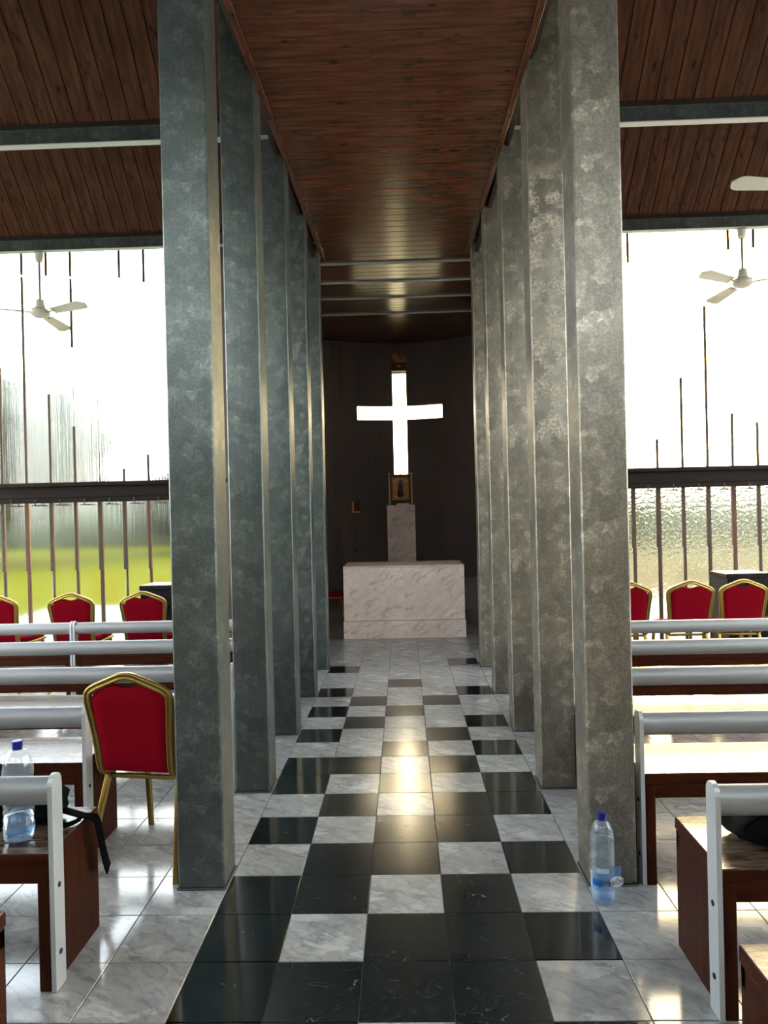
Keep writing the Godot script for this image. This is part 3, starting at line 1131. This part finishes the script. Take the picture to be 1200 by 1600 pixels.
# ---------------------------------------------------------------- pews
func pew(x_end: float, length: float, z: float, s: float, label: String) -> Node3D:
	# z is the depth of the back edge, x_end the outer face at the aisle; s the side it runs to
	var o := thing("pew", label, "pew", Vector3((x_end + length / 2) * s, 0, -z), 0.0, "pews either side of the aisle")
	var D := 0.385
	var m := M.new()
	m.us = Vector2(0.42, 2.0)
	m.g = 0
	m.uo = Vector2(rng.randf(), rng.randf())
	m.box(Vector3(0, 0.439, -D / 2), Vector3(length, 0.042, D), 0.004)
	obj("seat", m, mat.pew_wood, o)
	m = M.new()
	m.us = Vector2(0.42, 2.0)
	m.g = 0
	m.uo = Vector2(rng.randf(), rng.randf())
	m.box(Vector3(0, 0.460, -D / 2), Vector3(length - 0.006, 0.003, D - 0.006), 0.001)
	obj("seat_top", m, mat.pew_seat, o)
	for k in [0.016, D - 0.016]:
		m = M.new()
		m.us = Vector2(0.42, 2.0)
		m.g = 0
		m.uo = Vector2(rng.randf(), rng.randf())
		m.box(Vector3(0, 0.388, -k), Vector3(length - 0.008, 0.058, 0.026), 0.003)
		obj("apron", m, mat.pew_wood, o)
	for e: float in [-1.0, 1.0]:
		m = M.new()
		m.us = Vector2(0.42, 2.0)
		m.g = 1
		m.uo = Vector2(rng.randf(), rng.randf())
		m.box(Vector3((length / 2 - 0.024) * e, 0.2085, -D / 2), Vector3(0.040, 0.417, D), 0.004)
		obj("end_panel", m, mat.pew_wood, o)
		var poly := PackedVector2Array()
		poly.append(Vector2(0.0, 0.002))
		poly.append(Vector2(0.07, 0.002))
		for k in 9:
			var a := PI * k / 8.0
			poly.append(Vector2(0.035 + cos(a) * 0.035, 0.684 + sin(a) * 0.035))
		m = M.new()
		m.xf = Transform3D(Basis(Vector3(0, 0, -1), Vector3(0, 1, 0), Vector3(1, 0, 0)), Vector3((length / 2 + 0.008) * e, 0, 0.004))
		m.extrude(poly, -0.008, 0.008)
		var pl := obj("end_plate", m, mat.aluminium_end, o)
		for h in [0.12, 0.345]:
			m = M.new()
			m.xf = Transform3D(Basis(Vector3.BACK, PI / 2), Vector3((length / 2 + 0.017) * e, h, -0.03))
			m.lathe([Vector2(0, -0.002), Vector2(0.009, -0.002), Vector2(0.009, 0.002), Vector2(0, 0.002)], 10)
			obj("screw", m, mat.screw, pl)
	# half-round aluminium back rail
	var prof := PackedVector2Array()
	for k in 15:
		var a := -PI / 2 + PI * k / 14.0
		prof.append(Vector2(-cos(a) * 0.040, sin(a) * 0.048))
	prof.append(Vector2(0.012, 0.042))
	prof.append(Vector2(0.012, -0.042))
	m = M.new()
	m.sweep(PackedVector3Array([Vector3(length / 2, 0.660, -0.036), Vector3(-length / 2, 0.660, -0.036)]), prof)
	obj("back_rail", m, mat.aluminium, o)
	return o

func build_pews() -> void:
	pew(1.13, 1.74, 1.64, -1.0, "dark wooden pew in the near corner, only its seat end showing, behind the strap")
	pew(1.175, 1.74, 2.365, -1.0, "dark pew with a chipped end, carrying the bottle and black strap")
	pew(1.455, 1.74, 3.24, -1.0, "dark pew with the lone red chair standing at its aisle end")
	pew(0.985, 2.1, 4.10, -1.0, "third metal-backed pew from the altar, just beyond the lone red chair")
	pew(0.985, 2.1, 4.97, -1.0, "second metal-backed pew from the three spaced red chairs")
	pew(0.985, 1.71, 5.86, -1.0, "foremost pew before the spaced red chairs, touching the column row")
	pew(2.735, 1.74, 5.86, -1.0, "foremost pew before the spaced red chairs, outer one of the joined pair")
	pew(0.845, 2.3, 1.46, 1.0, "wooden pew in the near corner on the sunny side, only its seat showing")
	pew(0.965, 2.3, 2.215, 1.0, "pew on the sunny side carrying the black bag")
	pew(0.995, 2.3, 3.01, 1.0, "sunlit pew standing against the bottle's column")
	pew(0.985, 2.3, 3.84, 1.0, "third pew from the close-set red chairs, bright seat behind the column")
	pew(0.985, 2.3, 4.62, 1.0, "second pew from the close-set red chairs on the sunny side")
	pew(0.985, 2.3, 5.40, 1.0, "foremost pew on the sunny side, before the close-set red chairs")

# ---------------------------------------------------------------- chairs
func curve_pts(pts: Array, per := 5) -> PackedVector3Array:
	var o := PackedVector3Array()
	for i in pts.size() - 1:
		var a: Vector3 = pts[maxi(i - 1, 0)]
		var b: Vector3 = pts[i]
		var c: Vector3 = pts[i + 1]
		var d: Vector3 = pts[mini(i + 2, pts.size() - 1)]
		for k in per:
			o.append(b.cubic_interpolate(c, a, d, float(k) / per))
	o.append(pts[pts.size() - 1])
	return o

func make_chair(label: String, at: Vector3, turn: float) -> Node3D:
	var o := thing("banquet_chair", label, "chair", at, turn, "red banquet chairs with gold frames")
	# side of the frame, from under the seat up to the pointed top
	var half := [Vector3(-0.180, 0.425, -0.22), Vector3(-0.172, 0.422, 0.10), Vector3(-0.170, 0.428, 0.165), Vector3(-0.170, 0.47, 0.198), Vector3(-0.174, 0.58, 0.215), Vector3(-0.186, 0.70, 0.236), Vector3(-0.193, 0.765, 0.248), Vector3(-0.188, 0.802, 0.254), Vector3(-0.160, 0.826, 0.258), Vector3(-0.10, 0.852, 0.262), Vector3(-0.04, 0.876, 0.266), Vector3(-0.015, 0.882, 0.267)]
	var pts := half.duplicate()
	for k in range(half.size() - 1, -1, -1):
		var p: Vector3 = half[k]
		pts.append(Vector3(-p.x, p.y, p.z))
	var m := M.new()
	var pr := M.rrect(0.034, 0.026, 0.006)          # square tube with a groove front and back
	for q in [Vector2(0.005, -0.013), Vector2(0.0, -0.009), Vector2(-0.005, -0.013)]:
		pr.insert(9, q)
	for q in [Vector2(-0.005, 0.013), Vector2(0.0, 0.009), Vector2(0.005, 0.013)]:
		pr.insert(3, q)
	m.sweep(curve_pts(pts, 4), pr, Vector3.BACK)
	obj("frame", m, mat.gold, o)
	# padded back
	m = M.new()
	var wide := func(y: float) -> float:
		if y < 0.58:
			return 0.163
		if y < 0.765:
			return lerpf(0.165, 0.184, (y - 0.58) / 0.185)
		return 0.184
	var topy := func(x: float) -> float:
		var ax := absf(x)
		if ax < 0.062:
			return 0.829 + 0.019 * pow(ax / 0.062, 2.0)
		if ax < 0.15:
			return lerpf(0.849, 0.816, (ax - 0.062) / 0.088)
		return lerpf(0.816, 0.765, clampf((ax - 0.15) / 0.035, 0, 1))
	for face: float in [1.0, -1.0]:
		var rows := []
		for i in 15:
			var line := PackedVector3Array()
			for j in 15:
				var f := j / 7.0 - 1.0
				var x: float = f * 0.184
				var y := lerpf(0.446, topy.call(x), i / 14.0)
				var xx: float = f * minf(wide.call(y), 0.184)
				var z := lerpf(0.196, 0.262, maxf(y - 0.465, 0.0) / 0.4)
				var edge := minf(1.0, minf(1.0 - absf(f), minf(i, 14 - i) / 7.0) * 6.0)
				line.append(Vector3(xx, y, z + face * (0.004 + 0.014 * sqrt(edge)) + (0.0 if face > 0 else -0.004)))
			rows.append(line)
		m.patch(rows, false, face > 0, Vector2(6, 6))
	obj("backrest", m, mat.fabric, o)
	# seat cushion
	m = M.new()
	var rows2 := []
	for i in 9:
		var f := i / 8.0
		var ins := 0.02 * (1.0 - sin(PI * f)) if f > 0.5 else 0.012 * (1.0 - sin(PI * f))
		var line := PackedVector3Array()
		for p in M.rrect(0.40 - ins * 2, 0.43 - ins * 2, 0.06):
			line.append(Vector3(p.x, 0.435 + 0.055 * f, -0.035 - p.y))
		rows2.append(line)
	var cap := PackedVector3Array()
	for p in M.rrect(0.40, 0.43, 0.06):
		cap.append(Vector3(p.x * 0.02, 0.498, -0.035 - p.y * 0.02))
	var cap0 := PackedVector3Array()
	for p in M.rrect(0.40, 0.43, 0.06):
		cap0.append(Vector3(p.x * 0.02, 0.434, -0.035 - p.y * 0.02))
	rows2.push_front(cap0)
	rows2.append(cap)
	m.patch(rows2, true, true, Vector2(12, 3))
	obj("seat", m, mat.fabric, o)
	for sx: float in [-1.0, 1.0]:
		for sz: float in [-1.0, 1.0]:
			m = M.new()
			var a := Vector3(0.168 * sx, 0.425, -0.20 if sz < 0 else 0.13)
			var b := Vector3((0.188 if sz < 0 else 0.212) * sx, 0.0, -0.27 if sz < 0 else 0.27)
			m.sweep(PackedVector3Array([b, a]), M.rrect(0.027, 0.027, 0.006), Vector3.BACK, true, PackedFloat32Array([0.9, 1.0]))
			obj("leg", m, mat.gold, o)
	m = M.new()
	m.sweep(PackedVector3Array([Vector3(-0.17, 0.40, -0.19), Vector3(0.17, 0.40, -0.19)]), M.rrect(0.02, 0.02, 0.005))
	obj("stretcher", m, mat.gold, o)
	m = M.new()
	m.sweep(PackedVector3Array([Vector3(-0.17, 0.40, 0.13), Vector3(0.17, 0.40, 0.13)]), M.rrect(0.02, 0.02, 0.005))
	obj("stretcher", m, mat.gold, o)
	return o

func build_chairs() -> void:
	var c := make_chair("lone red banquet chair in the near pews, against the nearest column", Vector3(-1.152, 0, -3.36), -0.15)
	var L := "red banquet chair before the green-tinted glass, "
	var R := "red banquet chair before the sunlit glass, "
	copy(c, "banquet_chair", L + "half cut off at the picture's edge", Vector3(-3.66, 0, -6.68), -0.06)
	copy(c, "banquet_chair", L + "middle one in the gap between two others", Vector3(-2.985, 0, -6.67), 0.02)
	copy(c, "banquet_chair", L + "standing in front of the black speaker", Vector3(-2.335, 0, -6.67), 0.04)
	copy(c, "banquet_chair", L + "almost hidden behind the nearest column", Vector3(-1.84, 0, -6.69), 0.05)
	copy(c, "banquet_chair", R + "half hidden by the bottle's column", Vector3(1.99, 0, -6.66), -0.05)
	copy(c, "banquet_chair", R + "fully seen with nothing behind it", Vector3(2.52, 0, -6.65), 0.0)
	copy(c, "banquet_chair", R + "in front of the small dark box", Vector3(2.985, 0, -6.65), -0.03)
	copy(c, "banquet_chair", R + "sliver at the picture's edge", Vector3(3.455, 0, -6.72), 0.03)
	copy(c, "banquet_chair", "red-seated banquet chair in the dark beside the marble altar", Vector3(-1.07, 0, -9.75), -1.35)

# ---------------------------------------------------------------- ceiling fans
func make_fan(label: String, at: Vector3, top: float, az: float, pitch := 0.3) -> void:
	var o := thing("ceiling_fan", label, "fan", at, 0.0, "cream ceiling fans under the beams")
	var rod := top - at.y
	var m := M.new()
	m.rod(Vector3(0, 0.10, 0), Vector3(0, rod - 0.04, 0), 0.012, 10)
	obj("rod", m, mat.fan_rod, o)
	m = M.new()
	m.lathe([Vector2(0.0, rod - 0.09), Vector2(0.028, rod - 0.09), Vector2(0.036, rod - 0.07), Vector2(0.042, rod - 0.01), Vector2(0.042, rod), Vector2(0, rod)], 18)
	obj("ceiling_cup", m, mat.fan_white, o)
	m = M.new()
	m.lathe([Vector2(0.0, 0.045), Vector2(0.05, 0.045), Vector2(0.048, 0.07), Vector2(0.038, 0.13), Vector2(0.018, 0.14), Vector2(0, 0.14)], 18)
	obj("hub_cup", m, mat.fan_white, o)
	m = M.new()
	m.lathe([Vector2(0.0, -0.045), Vector2(0.05, -0.042), Vector2(0.085, -0.02), Vector2(0.095, 0.0), Vector2(0.095, 0.022), Vector2(0.08, 0.038), Vector2(0.04, 0.045), Vector2(0, 0.045)], 24)
	obj("motor", m, mat.fan_white, o)
	for k in 3:
		var blade := M.new()
		var rows := []
		for i in 15:
			var f := 1.0 - pow(1.0 - i / 14.0, 1.8)
			var r := 0.17 + 0.485 * f
			var w := 0.045 + 0.022 * f
			if f > 0.85:
				w *= sqrt(maxf(0.02, 1.0 - pow((f - 0.85) / 0.15, 2.0)))
			var line := PackedVector3Array()
			for q in [[-1.0, 0.0], [-0.4, 0.010], [0.4, 0.010], [1.0, 0.0], [1.0, -0.004], [0.4, 0.005], [-0.4, 0.005], [-1.0, -0.004]]:
				line.append(Vector3(r, q[1] + pitch * q[0] * w - 0.008 * f, q[0] * w))
			rows.append(line)
		blade.patch(rows, true, true)
		var b := obj("blade", blade, mat.fan_white, o)
		b.rotation = Vector3(0, az + TAU * k / 3.0, 0)
		var arm := M.new()
		arm.box(Vector3(0.14, 0.0, 0), Vector3(0.13, 0.008, 0.03), 0.002)
		obj("blade_arm", arm, mat.fan_rod, b)

func build_fans() -> void:
	# a turn of +a about y carries +x towards -z (away from the viewer)
	make_fan("cream ceiling fan hanging before the glass above the spaced red chairs", Vector3(-3.525, 3.605, -7.08), 4.205, 1.62, 0.3)
	make_fan("cream ceiling fan hanging before the glass above the close-set chairs", Vector3(3.35, 3.685, -7.08), 4.205, 1.64, -0.3)
	make_fan("cream ceiling fan nearer than the rest, one blade showing below the boards", Vector3(2.94, 3.74, -5.08), 4.205, -2.95, -0.3)

# ---------------------------------------------------------------- black boxes by the glass
func speaker(called: String, label: String, at: Vector3, s: Vector3) -> void:
	var o := thing(called, label, "speaker", at)
	var m := M.new()
	m.extrude(PackedVector2Array([Vector2(-s.x / 2 + 0.02, 0.0), Vector2(s.x / 2 - 0.02, 0.0), Vector2(s.x / 2 - 0.01, s.y - 0.05), Vector2(-s.x / 2 + 0.01, s.y - 0.05)]), -s.z / 2, s.z / 2)
	obj("cabinet", m, mat.black_box, o)
	m = M.new()
	m.box(Vector3(0, s.y - 0.024, 0), Vector3(s.x, 0.048, s.z + 0.02), 0.008)
	obj("top", m, mat.black_box, o)
	for k in 2:
		m = M.new()
		m.lathe([Vector2(0, 0.0), Vector2(0.07, 0.01), Vector2(0.11, 0.03), Vector2(0.12, 0.03), Vector2(0.12, 0.0)], 20)
		var c := obj("cone", m, mat.black_cloth, o)
		c.transform = Transform3D(Basis(Vector3.RIGHT, PI / 2), Vector3(0, 0.28 + 0.3 * k, s.z / 2 - 0.002))

func build_boxes() -> void:
	speaker("loudspeaker", "tall black loudspeaker box before the green-tinted glass", Vector3(-2.37, 0, -7.25), Vector3(0.46, 0.885, 0.36))
	speaker("loudspeaker", "dark loudspeaker box with a bright top, before the sunlit glass", Vector3(3.335, 0, -7.25), Vector3(0.42, 0.882, 0.36))

# ---------------------------------------------------------------- bottles
func bottle_profile(r: float, h: float) -> Array:
	var p := [Vector2(0.0, 0.006), Vector2(r * 0.6, 0.002), Vector2(r * 0.9, 0.004), Vector2(r, 0.018), Vector2(r, 0.05)]
	var y := 0.06
	while y < h * 0.66:
		p.append(Vector2(r, y))
		p.append(Vector2(r * 0.94, y + 0.008))
		p.append(Vector2(r, y + 0.016))
		y += 0.024
	for k in 9:
		var f := k / 8.0
		p.append(Vector2(lerpf(0.014, r, cos(f * PI / 2)), h * 0.68 + (h * 0.915 - h * 0.68) * sin(f * PI / 2)))
	p.append(Vector2(0.0135, h * 0.95))
	return p

func bottle(label: String, at: Vector3, r: float, h: float) -> Node3D:
	var o := thing("water_bottle", label, "bottle", at, 0.0, "")
	var m := M.new()
	m.lathe(bottle_profile(r, h), 28)
	obj("body", m, mat.pet, o)
	m = M.new()
	m.lathe([Vector2(0.0, h * 0.925), Vector2(0.0165, h * 0.925), Vector2(0.0168, h * 0.995), Vector2(0.015, h), Vector2(0, h)], 24)
	obj("cap", m, mat.cap_blue, o)
	m = M.new()
	m.lathe([Vector2(0.0138, h * 0.912), Vector2(0.018, h * 0.914), Vector2(0.018, h * 0.92), Vector2(0.0138, h * 0.922)], 24)
	obj("neck_ring", m, mat.cap_blue, o)
	return o

func arc_sheet(r: float, a0: float, a1: float, y0: float, y1: float, n := 14) -> M:
	var m := M.new()
	for e in 2:
		var rows := []
		for y in [y0, y1]:
			var line := PackedVector3Array()
			for j in n + 1:
				var a := lerpf(a0, a1, float(j) / n)
				var rr := r + e * 0.0004
				line.append(Vector3(sin(a) * rr, y, cos(a) * rr))
			rows.append(line)
		m.patch(rows, false, e == 1)
	return m

func build_bottles() -> void:
	var b := bottle("empty clear plastic water bottle standing at the column's foot", Vector3(0.786, 0, -2.895), 0.0465, 0.355)
	# the label, loose at one side
	obj("label", arc_sheet(0.0475, -1.5, 0.9, 0.062, 0.128), mat.pet_blue, b)
	obj("label_band", arc_sheet(0.0480, -1.45, -0.35, 0.078, 0.104), mat.label_blue, b)
	obj("label_edge", arc_sheet(0.0480, -1.55, -1.25, 0.058, 0.130), mat.label_pale, b)
	obj("label_badge", arc_sheet(0.0482, -0.75, 0.25, 0.132, 0.150), mat.label_pale, b)
	# loose flap standing off to the right, with the oval mark
	var fl := M.new()
	for e in 2:
		var rows := []
		for y in [0.070, 0.158]:
			var line := PackedVector3Array()
			for j in 9:
				var f := j / 8.0
				line.append(Vector3(0.022 + 0.040 * f, y, 0.043 - 0.012 * f * f + e * 0.0005))
			rows.append(line)
		fl.patch(rows, false, e == 1)
	var flap := obj("label_flap", fl, mat.pet_blue, b)
	var ov := M.new()
	var poly := PackedVector2Array()
	for k in 28:
		poly.append(Vector2(cos(TAU * k / 28.0) * 0.029, sin(TAU * k / 28.0) * 0.021))
	ov.extrude(poly, 0.0, 0.0008)
	var oval := obj("label_oval", ov, mat.label_white, flap)
	oval.position = Vector3(0.041, 0.098, 0.0425)
	oval.rotation = Vector3(0, 0.14, 0.10)
	var tm := TextMesh.new()
	var font := SystemFont.new()
	font.font_names = PackedStringArray(["Droid Sans"])
	tm.font = font
	tm.text = "AkÓw"
	tm.font_size = 32
	tm.pixel_size = 0.0008
	tm.depth = 0.0006
	var tx := obj("label_text", tm, mat.label_ink, flap)
	tx.position = Vector3(0.040, 0.098, 0.0452)
	tx.rotation = Vector3(0, 0.14, 0.16)
	var wat := M.new()
	wat.lathe([Vector2(0.0, 0.009), Vector2(0.040, 0.009), Vector2(0.044, 0.02), Vector2(0.044, 0.034), Vector2(0.0, 0.034)], 28)
	obj("blue_base", wat, mat.pet_blue, b)
	var b2 := bottle("half-full plastic water bottle standing on a pew seat", Vector3(-1.334, 0.46, -2.475), 0.0505, 0.345)
	wat = M.new()
	wat.lathe([Vector2(0.0, 0.009), Vector2(0.042, 0.008), Vector2(0.0465, 0.02), Vector2(0.0465, 0.098), Vector2(0.0, 0.098)], 28)
	obj("water", wat, mat.water, b2)
	wat = M.new()
	wat.lathe([Vector2(0.0, 0.004), Vector2(0.040, 0.003), Vector2(0.049, 0.018), Vector2(0.0512, 0.03), Vector2(0.0512, 0.055), Vector2(0.0507, 0.055)], 28)
	obj("blue_base", wat, mat.pet_blue, b2)

# ---------------------------------------------------------------- bags
func soft_bag(m: M, s: Vector3, sd: int) -> void:
	var f := noise(FastNoiseLite.TYPE_SIMPLEX_SMOOTH, 1.0, sd, 3)
	var rows := []
	for i in 25:
		var p := PI * i / 24.0
		var line := PackedVector3Array()
		for j in 36:
			var a := TAU * j / 36.0
			var d := Vector3(sin(p) * cos(a), -cos(p), -sin(p) * sin(a))
			var e := Vector3(signf(d.x) * pow(absf(d.x), 0.6), signf(d.y) * pow(absf(d.y), 0.6), signf(d.z) * pow(absf(d.z), 0.6))
			var q := e * s * 0.5 * (1.0 + 0.10 * f.get_noise_3dv(d * 2.2) + 0.05 * f.get_noise_3dv(d * 7.0))
			q.y = maxf(q.y, -s.y * 0.46) + s.y * 0.46
			line.append(q)
		rows.append(line)
	m.patch(rows, true, true)

func ribbon(path: PackedVector3Array, w: float, t: float, side: Vector3) -> M:   # flat strap whose width lies along side
	var m := M.new()
	var rows := []
	for i in path.size():
		var d := (path[mini(i + 1, path.size() - 1)] - path[maxi(i - 1, 0)]).normalized()
		var s := (side - d * side.dot(d)).normalized()
		var k := s.cross(d)
		var line := PackedVector3Array()
		for p in M.rrect(w, t, t * 0.4):
			line.append(path[i] + s * p.x + k * p.y)
		rows.append(line)
	m.patch(rows, true, false)
	return m

func build_bags() -> void:
	var o := thing("shoulder_bag", "black bag behind the bottle on the pew, its strap hanging down", "bag", Vector3(-1.44, 0.463, -2.635))
	var m := M.new()
	soft_bag(m, Vector3(0.38, 0.145, 0.16), 3)
	obj("body", m, mat.black_cloth, o)
	var path := curve_pts([Vector3(0.16, 0.04, 0.0), Vector3(0.215, 0.03, 0.01), Vector3(0.262, 0.016, 0.01), Vector3(0.292, 0.007, 0.0), Vector3(0.307, -0.02, -0.012), Vector3(0.310, -0.12, -0.04), Vector3(0.312, -0.20, -0.07), Vector3(0.313, -0.228, -0.085)], 6)
	obj("strap", ribbon(path, 0.046, 0.004, Vector3(0, 0, 1)), mat.strap, o)
	path = curve_pts([Vector3(0.18, 0.03, 0.04), Vector3(0.225, 0.015, 0.085), Vector3(0.25, 0.014, 0.07), Vector3(0.265, 0.014, 0.03)], 6)
	obj("strap", ribbon(path, 0.02, 0.004, Vector3(0.3, 1, 0)), mat.strap, o)
	var o2 := thing("rucksack", "bulging black bag lying on the sunny-side pew seat", "bag", Vector3(1.325, 0.463, -2.42))
	m = M.new()
	soft_bag(m, Vector3(0.52, 0.155, 0.25), 9)
	obj("body", m, mat.black_cloth, o2)
	m = M.new()
	path = PackedVector3Array()
	for k in 20:
		var a := lerpf(-0.4, 2.0, k / 19.0)
		path.append(Vector3(-0.10 - cos(a) * 0.14, 0.078 + sin(a) * 0.06, 0.100 + 0.02 * sin(a * 2)))
	m.sweep(path, M.circle(0.006, 8), Vector3.BACK)
	obj("piping", m, mat.strap, o2)
	m = M.new()
	m.box(Vector3(-0.19, 0.118, 0.10), Vector3(0.012, 0.02, 0.006), 0.002)
	obj("buckle", m, mat.aluminium, o2)
